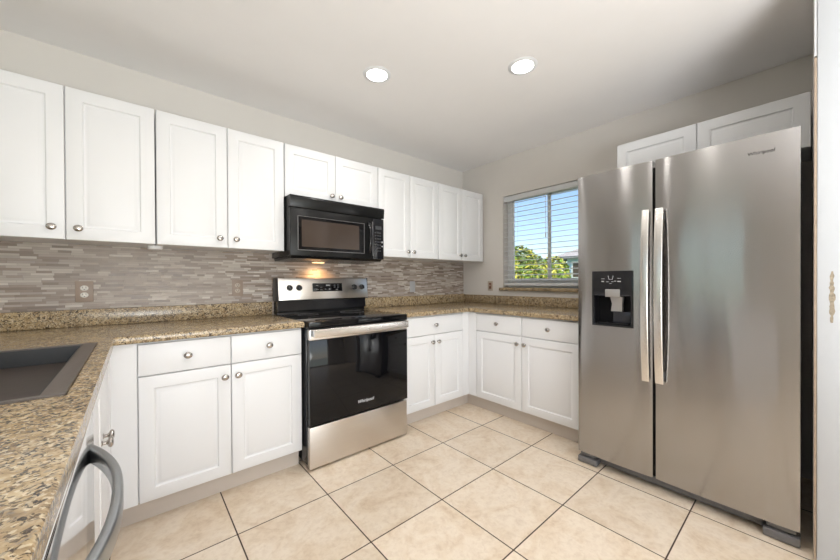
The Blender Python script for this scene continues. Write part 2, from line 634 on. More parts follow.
wall_with_hole('wall_right', [0.0, -YB], [0.0, H], WIN, lambda u, v, w: Vector((v, -u, w)), M['wall'])
wall_with_hole('wall_left', [0.0, -YB], [0.0, H], WL, lambda u, v, w: Vector((XL - v, -u, w)), M['wall'])
wall_with_hole('wall_back', [XL - WT, WT], [0.0, H], (DR[0], DR[1], -0.01, DR[3]), lambda u, v, w: Vector((u, YB - v, w)), M['wall'])
PX, PY = -0.855, -2.684
bm = bmesh.new(); box(bm, (PX + 0.02, PY - 0.115, 0), (0, PY, H)); struct(obj('wall_partition', bm, M['wall'], loc=(PX, PY, 0)))

# finished end of the partition beside the refrigerator
t1 = bpy.data.objects.new('trim_1', None); COL.objects.link(t1); t1.location = (PX, PY, 0); struct(t1)
bx('jamb_board', (PX, PY - 0.112, 0.0), (PX + 0.019, PY - 0.009, H - 0.002), M['jamb'], t1, bev=0.002)
bx('edge_strip', (PX + 0.002, PY - 0.0085, 0.0), (PX + 0.019, PY - 0.0005, 2.06), M['beige_trim'], t1, bev=0.002)
bx('edge_strip', (PX + 0.004, PY - 0.0085, 2.066), (PX + 0.019, PY - 0.0005, H - 0.002), M['trim'], t1, bev=0.002)
bm = bmesh.new()
random.seed(5)
ol, orr = [], []
for k in range(23):
    z = 0.985 + 0.205 * k / 22
    wv = 0.003 + 0.004 * math.sin(math.pi * k / 22) + random.uniform(-0.002, 0.002)
    ol.append((PY - 0.047 + wv, z))
    orr.append((PY - 0.047 - wv + random.uniform(-0.0015, 0.0015), z))
poly = ol + orr[::-1]
fr_ = [bm.verts.new((PX - 0.0008, y, z)) for y, z in poly]
bk_ = [bm.verts.new((PX - 0.0001, y, z)) for y, z in poly]
n = len(poly)
for k in range(n):
    bm.faces.new((fr_[k], fr_[(k + 1) % n], bk_[(k + 1) % n], bk_[k]))
for k in range(22):
    bm.faces.new((fr_[k], fr_[k + 1], fr_[n - 2 - k], fr_[n - 1 - k]))
obj('worn_strike_patch', bm, M['wear'], t1, smooth=False)


# windows: frame, mullion, panes
def window(name, f, u0, u1, z0, z1, v0, mid=None, low=0.045, top=0.045, stile=0.034):
    r = bpy.data.objects.new(name, None); COL.objects.link(r); r.location = f((u0 + u1) / 2, v0, z0); struct(r)
    bm = bmesh.new()
    fw, fd = 0.045, 0.05
    box(bm, (u0, v0, z0), (u0 + fw, v0 + fd, z1), f, 0.003)
    box(bm, (u1 - fw, v0, z0), (u1, v0 + fd, z1), f, 0.003)
    box(bm, (u0 + fw, v0, z0), (u1 - fw, v0 + fd, z0 + low), f, 0.003)
    box(bm, (u0 + fw, v0, z1 - top), (u1 - fw, v0 + fd, z1), f, 0.003)
    obj('window_frame', bm, M['vinyl'], r)
    mid = mid if mid is not None else (u0 + u1) / 2
    for a, b, d in ((u0 + fw, mid + 0.02, 0.004), (mid - 0.02, u1 - fw, 0.022)):
        bm = bmesh.new()
        s = stile
        zl, zh = z0 + low, z1 - top
        for q in ((a, a + s, zl, zh), (b - s, b, zl, zh), (a + s, b - s, zl, zl + 0.02), (a + s, b - s, zh - 0.02, zh)):
            box(bm, (q[0], v0 + d, q[2]), (q[1], v0 + d + 0.016, q[3]), f, 0.002)
        sash = obj('sash', bm, M['vinyl'], r)
        bx('pane', (a + s, v0 + d + 0.006, zl + 0.02), (b - s, v0 + d + 0.010, zh - 0.02), M['glass'], sash, f)
    return r


FWB = lambda u, v, w: Vector((v, -u, w))
window('window_1', FWB, WIN[0] + 0.002, WIN[1] - 0.002, WIN[2] + 0.002, WIN[3] - 0.002, 0.078, 1.035, 0.072, 0.03, 0.03)
window('window_2', lambda u, v, w: Vector((XL - v, -u, w)), WL[0] + 0.002, WL[1] - 0.002, WL[2] + 0.002, WL[3] - 0.002, 0.085)
# unseen sliding glass door, invented behind the camera as a daylight opening
d1 = window('door_1', lambda u, v, w: Vector((u, YB - v, w)), DR[0] + 0.002, DR[1] - 0.002, 0.0, DR[3] - 0.002, 0.05)

FWL = lambda u, v, w: Vector((XL - v, -u, w))
pl = add_light('window_1_daylight_portal', 'AREA', FWB((WIN[0] + WIN[1]) / 2, 0.155, (WIN[2] + WIN[3]) / 2), 1.0, (1, 1, 1), shape='RECTANGLE', size=WIN[1] - WIN[0], size_y=WIN[3] - WIN[2])
pl.data.cycles.is_portal = True
pl.rotation_euler = Vector((-1, 0, 0)).to_track_quat('-Z', 'Z').to_euler()

# granite sill under window 1
bm = bmesh.new(); box(bm, (WIN[0] - 0.035, -0.03, WIN[2] - 0.031), (WIN[1] + 0.035, -0.0005, WIN[2] - 0.001), FWB, 0.005, 3)
box(bm, (WIN[0] + 0.001, -0.002, WIN[2] - 0.014), (WIN[1] - 0.001, 0.077, WIN[2] + 0.0015), FWB)
tag(obj('window_sill', bm, M['granite'], loc=FWB(1.06, 0, WIN[2] - 0.03)), 'thin speckled granite sill under the blinds of the kitchen window', 'sill')

# ceiling downlights
CANS = [(-1.802, -0.917), (-1.178, -1.550), (-2.43, -1.54), (-1.81, -2.17)]


def downlight(x, y, label, watts, group=None):
    r = thing('recessed_light', (x, y, H), label, 'ceiling light', group)
    bm = bmesh.new()
    lathe(bm, [(0.062, -0.0035), (0.064, -0.007), (0.080, -0.005), (0.086, -0.0015), (0.086, 0.0), (0.062, 0.0), (0.062, -0.0035)], (x, y, H), (0, 0, 1), 40)
    obj('trim_ring', bm, M['trim'], r)
    bm = bmesh.new()
    lathe(bm, [(0.0, -0.0055), (0.04, -0.005), (0.0615, -0.003), (0.0615, -0.0005), (0, -0.0005)], (x, y, H), (0, 0, 1), 40)
    obj('lens', bm, M['lens'], r)
    li = add_light('lamp_light', 'AREA', (0, 0, -0.012), watts, (1.0, 0.965, 0.925), shape='DISK', size=0.12, spread=math.radians(150))
    li.parent = r


downlight(*CANS[0], 'round white recessed ceiling downlight nearer the range wall, left of the pair', CAN_WATTS)
downlight(*CANS[1], 'round white recessed ceiling downlight nearer the refrigerator, right of the pair', CAN_WATTS)
downlight(*CANS[2], 'added, unseen recessed ceiling downlight above the edge of the sink counter', CAN_WATTS)  # lamp out of view, added on a guessed grid to light the kitchen
downlight(*CANS[3], 'added, unseen recessed ceiling downlight over the floor beside the dishwasher', CAN_WATTS)  # also unseen, added to fill out the guessed grid of lamps
downlight(-2.4, -4.4, 'added, unseen recessed downlight over the room behind the kitchen, left one', LIVING_WATTS)  # invented lamp behind the camera, added for more fill
downlight(-1.1, -4.4, 'added, unseen recessed downlight over the room behind the kitchen, right one', LIVING_WATTS)  # its partner, likewise invented and out of view, only for fill


# ------------------------------------------------------------------ cabinets
def panel_door(f, u0, u1, w0, w1, v, inset=0.059):
    """a thermofoil door with a routed, slightly raised centre panel; v is its front face"""
    bm = bmesh.new()
    prof = [(0.0, -0.019), (0.0, -0.0035), (0.0012, -0.0012), (0.0035, 0.0), (inset, 0.0), (inset + 0.002, -0.0025), (inset + 0.005, -0.0082),
            (inset + 0.010, -0.0092), (inset + 0.014, -0.0078), (inset + 0.022, -0.0036), (inset + 0.026, -0.0022)]
    rings = []
    for d, h in prof:
        rings.append([bm.verts.new(f(*p)) for p in ((u0 + d, v + h, w0 + d), (u1 - d, v + h, w0 + d), (u1 - d, v + h, w1 - d), (u0 + d, v + h, w1 - d))])
    for a, b in zip(rings, rings[1:]):
        for k in range(4):
            bm.faces.new((a[k], a[(k + 1) % 4], b[(k + 1) % 4], b[k]))
    bm.faces.new(rings[-1])
    bm.faces.new(rings[0][::-1])
    return bm


def knob_bm(f, u, v, w):
    bm = bmesh.new()
    o = f(u, v, w)
    ax = f(0, 1, 0) - f(0, 0, 0)
    lathe(bm, [(0, 0), (0.0085, 0.0), (0.0085, 0.002), (0.0055, 0.004), (0.0052, 0.011), (0.0075, 0.014), (0.0148, 0.0175), (0.0165, 0.0215),
               (0.0158, 0.0245), (0.0125, 0.0275), (0.007, 0.0292), (0, 0.0297)], o, ax, 20, 1.12)
    return bm


GAP = 0.0016


def add_door(r, f, u0, u1, w0, w1, v, ku=None, kw=None, inset=0.059, handed=None):
    d = obj('door', panel_door(f, u0 + GAP, u1 - GAP, w0, w1, v, inset), M['cabinet'], r)
    if ku is not None:
        obj('knob', knob_bm(f, ku, v, kw), M['nickel'], d)
    return d


def add_drawer(r, f, u0, u1, w0, w1, v, ku, kw):
    d = bx('drawer', (u0 + GAP, v - 0.019, w0), (u1 - GAP, v, w1), M['cabinet'], r, f, 0.0035, 3)
    obj('knob', knob_bm(f, ku, v, kw), M['nickel'], d)


UD = 0.324            # front of the upper doors
UB, UT = 1.371, 2.116


def upper(u0, u1, mid, label, f=FA, z0=UB, z1=UT, vf=UD, kz=1.427, kn=0.045, knobs=True, lit=0.0015):
    r = thing('wall_cabinet', f((u0 + u1) / 2, 0.0, z0), label, 'cabinet')
    bx('body', (u0 + lit, 0.001, z0 + 0.004), (u1 - lit, vf - 0.0205, z1 - 0.001), M['cabinet'], r, f)
    add_door(r, f, u0 + 0.001, mid, z0, z1, vf, mid - kn if knobs else None, kz)
    add_door(r, f, mid, u1 - 0.001, z0, z1, vf, mid + kn if knobs else None, kz)
    return r


upper(-3.558, -2.870, -3.214, 'white two-door wall cabinet at the left end, over the taupe socket')
upper(-2.868, -2.175, -2.519, 'tall white two-door wall cabinet immediately left of the microwave')
upper(-2.173, -1.408, -1.792, 'short white two-door wall cabinet directly above the microwave', z0=1.752, kz=1.803, kn=0.036)
upper(-1.406, -0.710, -1.063, 'white two-door wall cabinet immediately right of the microwave', kn=0.033, kz=1.424)
upper(-0.708, -0.026, -0.369, 'white two-door wall cabinet in the far corner next to the window wall', kn=0.033, kz=1.424)
upper(1.779, 2.680, 2.224, 'white two-door wall cabinet high on the wall above the refrigerator', f=FB, z0=1.835, z1=2.116, vf=0.345, knobs=False)

BT, BS = 0.875, 0.7146
BF = 0.632


def base(name, u0, u1, doors, drawers, label, f=FA, vf=BF, vb=0.03, fillers=(), toe=0.559, body_u=None, body_top=None, toe_u=None):
    r = thing(name, f((u0 + u1) / 2, vf - 0.3 if f is not FP else vf - 0.3, 0.0), label, 'cabinet')
    b0, b1 = body_u or (u0, u1)
    bx('body', (b0 + 0.001, vb, 0.1165), (b1 - 0.001, vf - 0.0205, body_top or BT - 0.0005), M['cabinet'], r, f)
    if body_top:
        bx('face_frame', (b0 + 0.001, vf - 0.034, body_top + 0.0005), (b1 - 0.001, vf - 0.0205, BT - 0.0005), M['cabinet'], r, f)
    bx('toe_kick', (b0 + 0.001 if toe_u is None else toe_u, vb, 0.0), (b1 - 0.001, toe, 0.116), M['toe'], r, f)
    for a, b in fillers:
        bx('filler', (a + 0.001, vf - 0.020, 0.117), (b - 0.001, vf - 0.004, BT - 0.0005), M['cabinet'], r, f)
    for a, b, k in doors:
        add_door(r, f, a, b, 0.117, BS - 0.0025 if drawers else BT - 0.009, vf, k, 0.652)
    for a, b in drawers:
        add_drawer(r, f, a, b, BS + 0.002, BT - 0.009, vf, (a + b) / 2, 0.794)
    return r


base('base_cabinet', -3.0605, -2.1755, [(-2.954, -2.566, -2.598), (-2.566, -2.179, -2.534)], [(-2.954, -2.566), (-2.566, -2.179)],
     'white base cabinet with two doors and two drawers left of the range', fillers=[(-3.062, -2.955)])
base('base_cabinet', -1.3965, -0.640, [(-1.393, -1.052, -1.086), (-1.052, -0.705, -1.018)], [(-1.393, -0.705)],
     'narrow white base cabinet with one wide drawer in the corner right of the range', fillers=[(-0.704, -0.609)], body_u=(-1.3965, -0.03))
base('base_cabinet', 0.634, 1.652, [(0.722, 1.183, 1.150), (1.183, 1.648, 1.216)], [(0.722, 1.183), (1.183, 1.648)],
     'white base cabinet with two doors and two drawers below the window', f=FB, vf=0.628, toe=0.5627, fillers=[(0.6275, 0.721)], toe_u=0.5595)
PF = -3.044           # door fronts of the sink cabinet
base('sink_base_cabinet', 0.634, 1.598, [(0.700, 1.190, 1.157), (1.190, 1.597, 1.223)], [],
     'white sink base cabinet under the left counter, seen edge-on with paired knobs', f=FP, vf=PF, vb=XC + 0.02, toe=PF - 0.07, fillers=[(0.6275, 0.699)], toe_u=0.5595, body_u=(0.634, 1.598), body_top=0.68)

# ------------------------------------------------------------------ dishwasher
DWF = -3.034
dw = thing('dishwasher', (-3.33, -1.91, 0), 'shiny steel dishwasher front under the left counter with a bowed bar handle', 'dishwasher')
bx('body', (XC + 0.1, -2.205, 0.02), (PF - 0.03, -1.606, 0.868), M['charcoal'], dw)
bx('door_panel', (PF - 0.029, -2.203, 0.118), (DWF, -1.608, 0.866), M['steel_mirror'], dw, bev=0.004, seg=3)
bx('toe_panel', (PF - 0.08, -2.203, 0.0), (PF - 0.06, -1.608, 0.112), M['black_plastic'], dw)
bm = bmesh.new()
ya, yb, hz = -1.660, -2.165, 0.792
pts = []
for k in range(41):
    s = k / 40
    y = ya + (yb - ya) * s
    q = abs(2 * s - 1)
    out = 0.053 * (1 - q ** 2.3)
    pts.append((DWF - 0.004 + out, y, hz))
sweep(bm, pts, rsec(0.015, 0.034, 0.005, 4))
obj('bar_handle', bm, M['steel_grey'], dw)
bx('end_panel', (XC + 0.1, -2.64, 0.0), (PF, -2.208, 0.8745), M['cabinet'], None)
ep = bpy.data.objects['end_panel']
ep.name = 'peninsula_cabinet'
tag(ep, 'plain white cabinet end closing the left counter behind the dishwasher', 'cabinet')

# ------------------------------------------------------------------ counters
CZ0, CZ1 = 0.876, 0.914
SK = (-3.62, -3.083, -1.605, -0.808)      # sink cut-out
bm = bmesh.new()
slab(bm, [XC + 0.002, SK[0], SK[1], -3.033, -2.171], [-2.66, SK[2], SK[3], -0.655, -0.002],
     lambda x, y: (y > -0.655 or x < -3.033) and not (SK[0] < x < SK[1] and SK[2] < y < SK[3]), CZ0, CZ1, ID, 0.011, 4)
ctl = thing('countertop', (-3.2, -0.3, CZ0), 'speckled tan granite countertop left of the range, wrapping around the dark sink', 'countertop')
obj('counter_slab', bm, M['granite'], ctl)
bx('upstand', (XC + 0.002, -0.030, CZ1 + 0.0005), (-2.171, -0.0015, 1.0095), M['granite'], ctl, bev=0.004)
ctr = thing('countertop', (-0.5, -0.4, CZ0), 'speckled tan granite countertop in the far corner under the window', 'countertop')
bm = bmesh.new()
slab(bm, [-1.400, -0.651, -0.002], [-1.672, -0.655, -0.002], lambda x, y: y > -0.655 or x > -0.651, CZ0, CZ1, ID, 0.011, 4)
obj('counter_slab', bm, M['granite'], ctr)
bx('upstand', (-1.400, -0.030, CZ1 + 0.0005), (-0.0015, -0.0015, 1.0095), M['granite'], ctr, bev=0.004)
bx('upstand', (-0.030, -1.672, CZ1 + 0.0005), (-0.0015, -0.031, 1.0035), M['granite'], ctr, bev=0.004)

# stone strip mosaic on the range wall
bm = bmesh.new()
box(bm, (XC + 0.002, -0.0085, 1.0105), (-0.001, -0.0008, 1.374))
box(bm, (-2.168, -0.0085, 0.90), (-1.404, -0.0008, 1.0105))
tag(obj('mosaic_backsplash', bm, M['mosaic'], loc=(-1.8, 0, 1.01), smooth=False), 'backsplash of thin grey-brown stone strips between counter and wall cabinets', 'backsplash')

# ------------------------------------------------------------------ sink
sk = thing('kitchen_sink', (-3.35, -1.2, 0.70), 'dark composite sink set into the left granite counter', 'sink')
bm = bmesh.new()
x0, x1, y0, y1 = SK
e = 0.004
slab(bm, [x0 - 0.012, x0 + 0.02, x1 - 0.034, x1 + 0.006], [y0 - 0.010, y0 + 0.005, y1 - 0.012, y1 + 0.008],
     lambda x, y: not (x0 + 0.02 < x < x1 - 0.034 and y0 + 0.005 < y < y1 - 0.012), CZ1 + 0.0004, CZ1 + 0.005, ID, 0.002, 2, bottom=False)
obj('rim', bm, M['sink_rim'], sk)
bm = bmesh.new()
ax0, ax1, ay0, ay1 = x0 + 0.020, x1 - 0.034, y0 + 0.005, y1 - 0.012
zb, zt_ = 0.858, CZ1 + 0.0002
tp = [bm.verts.new(p) for p in ((ax0, ay0, zt_), (ax1, ay0, zt_), (ax1, ay1, zt_), (ax0, ay1, zt_))]
bt = [bm.verts.new(p) for p in ((ax0 + .006, ay0 + .006, zb - .008), (ax1 - .006, ay0 + .006, zb - .008), (ax1 - .006, ay1 - .006, zb - .008), (ax0 + .006, ay1 - .006, zb - .008))]
for k in range(4):
    bm.faces.new((tp[k], tp[(k + 1) % 4], bt[(k + 1) % 4], bt[k]))
bm.faces.new(bt)
bmesh.ops.recalc_face_normals(bm, faces=bm.faces)
bmesh.ops.solidify(bm, geom=list(bm.faces), thickness=0.005)
obj('basin', bm, M['sink'], sk)
bx('basin_floor', (ax0 + .012, ay0 + .012, zb - 0.0025), (ax1 - .012, ay1 - .012, zb), M['sink_floor'], sk, bev=0.001)

# ------------------------------------------------------------------ range
RX0, RX1 = -2.1655, -1.4065
rg = thing('electric_range', ((RX0 + RX1) / 2, -0.35, 0), 'freestanding steel and black electric range between the white base cabinets', 'stove')
bx('body', (RX0 + 0.002, -0.662, 0.03), (RX1 - 0.002, -0.032, 0.866), M['black_gloss'], rg, bev=0.003)
bm = bmesh.new()
box(bm, (RX0, -0.708, 0.8685), (RX1, -0.088, 0.9125), bev=0.006, seg=3)
ck = obj('cooktop', bm, M['black_glass'], rg)
for cx, cy, rr in ((-1.97, -0.50, 0.105), (-1.60, -0.50, 0.085), (-1.97, -0.22, 0.075), (-1.60, -0.22, 0.095)):
    bm = bmesh.new()
    lathe(bm, [(rr - 0.002, 0.0), (rr, 0.0), (rr, 0.0004), (rr - 0.002, 0.0004), (rr - 0.002, 0)], (cx, cy, 0.9127), (0, 0, 1), 40)
    obj('burner_ring', bm, M['grey_plastic'], ck)
# black riser and steel control panel
bm = bmesh.new()
prof = [(-0.034, 0.913), (-0.105, 0.913), (-0.098, 0.935), (-0.125, 0.94), (-0.112, 1.022), (-0.034, 1.022)]
for xx in (RX0 + 0.006, RX1 - 0.006):
    pass
vs = [[bm.verts.new((xx, y, z)) for y, z in prof] for xx in (RX0 + 0.006, RX1 - 0.006)]
for k in range(len(prof)):
    bm.faces.new((vs[0][k], vs[0][(k + 1) % len(prof)], vs[1][(k + 1) % len(prof)], vs[1][k]))
bm.faces.new(vs[0]); bm.faces.new(vs[1][::-1])
obj('backguard_riser', bm, M['black_gloss'], rg)


def slant_prism(bm, x0, x1, prof, bev=0.0):
    vs = [[bm.verts.new((xx, y, z)) for y, z in prof] for xx in (x0, x1)]
    n = len(prof)
    fs = [bm.faces.new((vs[0][k], vs[0][(k + 1) % n], vs[1][(k + 1) % n], vs[1][k])) for k in range(n)]
    fs += [bm.faces.new(vs[0]), bm.faces.new(vs[1][::-1])]
    if bev:
        es = {e for fc in fs for e in fc.edges}
        bmesh.ops.bevel(bm, geom=list(es), offset=bev, segments=2, affect='EDGES', profile=0.5)


bm = bmesh.new()
slant_prism(bm, RX0 + 0.003, RX1 - 0.003, [(-0.034, 1.022), (-0.158, 1.022), (-0.136, 1.186), (-0.034, 1.186)], 0.003)
cp = obj('control_panel', bm, M['steel_range'], rg)
bx('end_cap', (RX0 - 0.003, -0.140, 1.015), (RX0 + 0.003, -0.034, 1.189), M['black_plastic'], rg, bev=0.002)
bx('end_cap', (RX1 - 0.003, -0.140, 1.015), (RX1 + 0.003, -0.034, 1.189), M['black_plastic'], rg, bev=0.002)
SN = Vector((0, -0.164, 0.022)).normalized()      # panel's outward normal
SU = Vector((0, 0.022, 0.164)).normalized()


def onpanel(x, z, d=0.0):
    return Vector((x, -0.158 + (z - 1.022) * 0.022 / 0.164, z)) + SN * d


FCP = lambda u, v, w: onpanel(u, 1.022) + SU * (w - 1.022) + SN * v
for kx in (-2.082, -2.010, -1.539, -1.466):
    bm = bmesh.new()
    lathe(bm, [(0, 0), (0.0225, 0), (0.0225, 0.004), (0.019, 0.007), (0.0175, 0.020), (0.015, 0.0225), (0, 0.023)], onpanel(kx, 1.113), SN, 28)
    k = obj('knob', bm, M['black_plastic'], cp)
    bm = bmesh.new()
    ca = math.radians(35)
    gu = lambda u, v, w: FCP(kx + u * math.cos(ca) - w * math.sin(ca), v, 1.113 + u * math.sin(ca) + w * math.cos(ca))
    box(bm, (-0.005, 0.0225, -0.018), (0.005, 0.029, 0.022), gu, 0.0015)
    obj('pointer', bm, M['black_gloss'], k)
dp = bx('display', (-1.905, 0.0005, 1.082), (-1.652, 0.004, 1.148), M['black_glass'], cp, FCP, 0.0012)
for cx, cw, z, hh in ((-1.777, 0.034, 1.131, 0.010), (-1.868, 0.02, 1.130, 0.0025), (-1.835, 0.018, 1.115, 0.0025), (-1.868, 0.018, 1.098, 0.0025), (-1.835, 0.02, 1.095, 0.0025), (-1.80, 0.012, 1.100, 0.005),
                      (-1.765, 0.012, 1.100, 0.005), (-1.72, 0.016, 1.115, 0.0035), (-1.69, 0.012, 1.115, 0.0035), (-1.72, 0.016, 1.132, 0.0025), (-1.69, 0.014, 1.132, 0.0025), (-1.70, 0.02, 1.096, 0.0025)):
    bx('display_mark', (cx - cw / 2, 0.0042, z - hh / 2), (cx + cw / 2, 0.0048, z + hh / 2), M['grey_print'], dp, FCP)
# oven door
od = bx('oven_door', (RX0 + 0.004, -0.706, 0.279), (RX1 - 0.004, -0.664, 0.801), M['black_gloss'], rg, bev=0.003)
bx('glass_front', (RX0 + 0.0045, -0.7095, 0.281), (RX1 - 0.0045, -0.7065, 0.799), M['black_glass'], od, bev=0.001)
bx('steel_band', (RX0 + 0.004, -0.7105, 0.8015), (RX1 - 0.004, -0.664, 0.866), M['steel_range'], od, bev=0.003)
bm = bmesh.new()
sweep(bm, [(-2.152, -0.753, 0.847), (-1.8, -0.753, 0.847), (-1.438, -0.753, 0.847)], [(s, u) for s, u in rsec(0.018, 0.050, 0.005, 4)])
hd = obj('handle', bm, M['steel_handle'], od)
for hx in (-2.144, -1.446):
    bx('handle_post', (hx - 0.010, -0.747, 0.828), (hx + 0.010, -0.709, 0.862), M['steel_grey'], hd, bev=0.002)
text('maker_logo', 'Whirlpool', 0.030, (-1.772, -0.7100, 0.352), (1, 0, 0), (0, 0, 1), M['white_print'], od, 0.25)
bx('storage_drawer', (RX0 + 0.004, -0.704, 0.014), (RX1 - 0.004, -0.664, 0.268), M['steel_range'], rg, bev=0.004, seg=3)
for fx in (RX0 + 0.05, RX1 - 0.05):
    for fy in (-0.62, -0.08):
        bm = bmesh.new()
        lathe(bm, [(0, 0), (0.018, 0), (0.018, 0.008), (0.010, 0.010), (0.010, 0.031), (0, 0.031)], (fx, fy, 0.0), (0, 0, 1), 16)
        obj('foot', bm, M['black_plastic'], rg)

# ------------------------------------------------------------------ microwave
MX0, MX1 = -2.1665, -1.4085
mw = thing('microwave_oven', ((MX0 + MX1) / 2, -0.2, 1.335), 'black over-the-range microwave mounted above the stove', 'microwave')
bx('body', (MX0 + 0.001, -0.378, 1.338), (MX1 - 0.001, -0.010, 1.7505), M['mw_black'], mw, bev=0.003)
bm = bmesh.new()
slant_prism(bm, MX0, MX1, [(-0.377, 1.672), (-0.410, 1.668), (-0.417, 1.735), (-0.410, 1.7495), (-0.377, 1.7505)], 0.002)
obj('top_vent', bm, M['mw_black'], mw)
FM = FA
md = bx('door', (MX0, 0.379, 1.338), (-1.512, 0.407, 1.664), M['mw_black'], mw, FM, 0.004, 3)
bm = bmesh.new()
a0, a1, b0, b1 = -2.116, -1.592, 1.377, 1.612
for q in ((a0, a0 + 0.005, b0, b1), (a1 - 0.004, a1, b0, b1), (a0, a1, b0, b0 + 0.004), (a0, a1, b1 - 0.003, b1)):
    box(bm, (q[0], 0.4065, q[2]), (q[1], 0.4090, q[3]), FM, 0.0006, 1)
obj('window_bezel', bm, M['grey_plastic'], md)
bx('window_surround', (a0 + 0.006, 0.4066, b0 + 0.005), (a1 - 0.005, 0.4078, b1 - 0.004), M['black_glass'], md, FM)
bx('window_glass', (-2.088, 0.4079, 1.402), (-1.640, 0.4088, 1.588), M['mw_glass'], md, FM)
bm = bmesh.new()
hp = []
for k in range(25):
    s = k / 24
    z = 1.385 + 0.245 * s
    q = abs(2 * s - 1)
    hp.append((-1.552, -0.402 - 0.040 * (1 - q ** 3) ** 0.8, z))
sweep(bm, hp, rsec(0.026, 0.013, 0.005, 4), (0, -1, 0))
obj('handle', bm, M['black_gloss'], md)
pn = bx('control_panel', (-1.510, 0.379, 1.338), (MX1, 0.406, 1.664), M['black_gloss'], mw, FM, 0.004, 3)
bx('panel_edge', (-1.5195, 0.405, 1.365), (-1.5135, 0.4095, 1.635), M['grey_plastic'], md, FM, 0.001)
bx('display', (-1.490, 0.4062, 1.578), (-1.432, 0.4074, 1.606), M['lcd'], pn, FM)
for i in range(3):
    for j in range(7):
        cx, cz = -1.487 + 0.021 * i, 1.552 - 0.0245 * j
        bx('key', (cx - 0.0062, 0.4062, cz - 0.0050), (cx + 0.0062, 0.4068, cz + 0.0050), M['lcd'], pn, FM)
for kz, kr in ((1.478, 0.008), (1.444, 0.007)):
    bm = bmesh.new()
    lathe(bm, [(0, 0), (kr, 0), (kr, 0.0008), (0, 0.0008)], (-1.425, -0.4062, kz), (0, -1, 0), 16)
    obj('start_key', bm, M['grey_print'], pn)
bm = bmesh.new()
slant_prism(bm, MX0 + 0.012, MX1 - 0.012, [(-0.02, 1.3375), (-0.395, 1.3375), (-0.375, 1.322), (-0.04, 1.314)], 0.002)
un = obj('underside', bm, M['mw_black'], mw)
bm = bmesh.new()
box(bm, (-1.865, -0.085, 1.3125), (-1.775, -0.042, 1.3142), bev=0.0008, seg=1)
obj('task_lamp_lens', bm, M['warm_lens'], un)
tl = add_light('task_lamp_light', 'SPOT', (-1.82, -0.075, 1.308), TASK_WATTS * 6, (1.0, 0.60, 0.26), spot_size=math.radians(150), spot_blend=0.8, shadow_soft_size=0.02)
tl.parent = mw
tl.location = Vector((-1.82, -0.085, 1.306)) - mw.location

# ------------------------------------------------------------------ refrigerator
fr = thing('refrigerator', (-0.42, -2.185, 0), 'tall stainless side-by-side refrigerator with water dispenser against the right wall', 'refrigerator')
FY0, FY1, FG0, FG1 = -1.711, -2.648, -2.1135, -2.1275
FZ0, FZ1 = 0.073, 1.812
bx('cabinet_shell', (-0.728, FY1 + 0.004, 0.035), (-0.045, FY0 - 0.004, 1.795), M['charcoal'], fr, bev=0.004)
bx('gasket', (-0.737, FY1 + 0.012, 0.085), (-0.7285, FY0 - 0.012, 1.79), M['black_plastic'], fr)


def fridge_door(name, ya, yb, hole=None):
    """ya > yb; a bowed steel door, with an opening for the dispenser when asked"""
    bm = bmesh.new()
    us = [ya + (yb - ya) * k / 24 for k in range(25)]
    zs = [FZ0, FZ1]
    if hole:
        us = sorted(set([u for u in us if all(abs(u - h) > 0.008 for h in hole[:2])] + list(hole[:2])))
        zs = [FZ0, hole[2], hole[3], FZ1]
    else:
        us = sorted(us)
    c, hw = (ya + yb) / 2, abs(ya - yb) / 2

    def f(u, w, d):
        t = (u - c) / hw
        return Vector((-0.738 - d * (0.068 + 0.007 * (1 - t * t) - 0.0025 * t ** 12), u, w))
    slab(bm, us, zs, lambda u, w: not (hole and hole[0] < u < hole[1] and hole[2] < w < hole[3]), 0.0, 1.0, f, 0.0)
    sharp = [e for e in bm.edges if len(e.link_faces) == 2 and e.calc_face_angle(0) > 1.2]
    bmesh.ops.recalc_face_normals(bm, faces=bm.faces)
    bmesh.ops.bevel(bm, geom=sharp, offset=0.004, segments=3, affect='EDGES', profile=0.5)
    return obj(name, bm, M['steel'], fr, angle=40)


DH = (-2.0240, -1.7990, 0.884, 1.214)
ld = fridge_door('freezer_door', FY0, FG0, DH)
rd = fridge_door('refrigerator_door', FG1, FY1)
# dispenser set into the freezer door
bm = bmesh.new()
g = lambda u, w, d: Vector((-0.8085 - d * 0.0065, u, w))
slab(bm, [DH[0] + .001, DH[0] + 0.014, DH[1] - 0.014, DH[1] - .001], [DH[2] + .001, DH[2] + 0.012, 1.072, DH[3] - .001],
     lambda u, w: not (DH[0] + 0.014 < u < DH[1] - 0.014 and DH[2] + 0.012 < w < 1.072), 0.0, 1.0, g, 0.002, 2, bottom=False)
db = obj('dispenser_bezel', bm, M['black_gloss'], ld)
tag(db, 'black dispenser surround')
bm = bmesh.new()
c0, c1, c2, c3 = DH[0] + 0.012, DH[1] - 0.012, DH[2] + 0.010, 1.075
vsf = [bm.verts.new((-0.8084, u, w)) for u, w in ((c0, c2), (c1, c2), (c1, c3), (c0, c3))]
vsb = [bm.verts.new((-0.748, u, w)) for u, w in ((c0 + .006, c2 + .006), (c1 - .006, c2 + .006), (c1 - .006, c3), (c0 + .006, c3))]
for k in range(4):
    bm.faces.new((vsf[k], vsf[(k + 1) % 4], vsb[(k + 1) % 4], vsb[k]))
bm.faces.new(vsb)
obj('dispenser_recess', bm, M['recess'], db)
bx('dispenser_chute', (-0.822, -1.956, 1.060), (-0.800, -1.876, 1.106), M['spout'], db, bev=0.004)
bx('dispenser_ledge', (-0.8145, DH[0] + 0.015, 1.066), (-0.800, DH[1] - 0.015, 1.104), M['lcd_dark'], db, bev=0.002)
bm = bmesh.new()
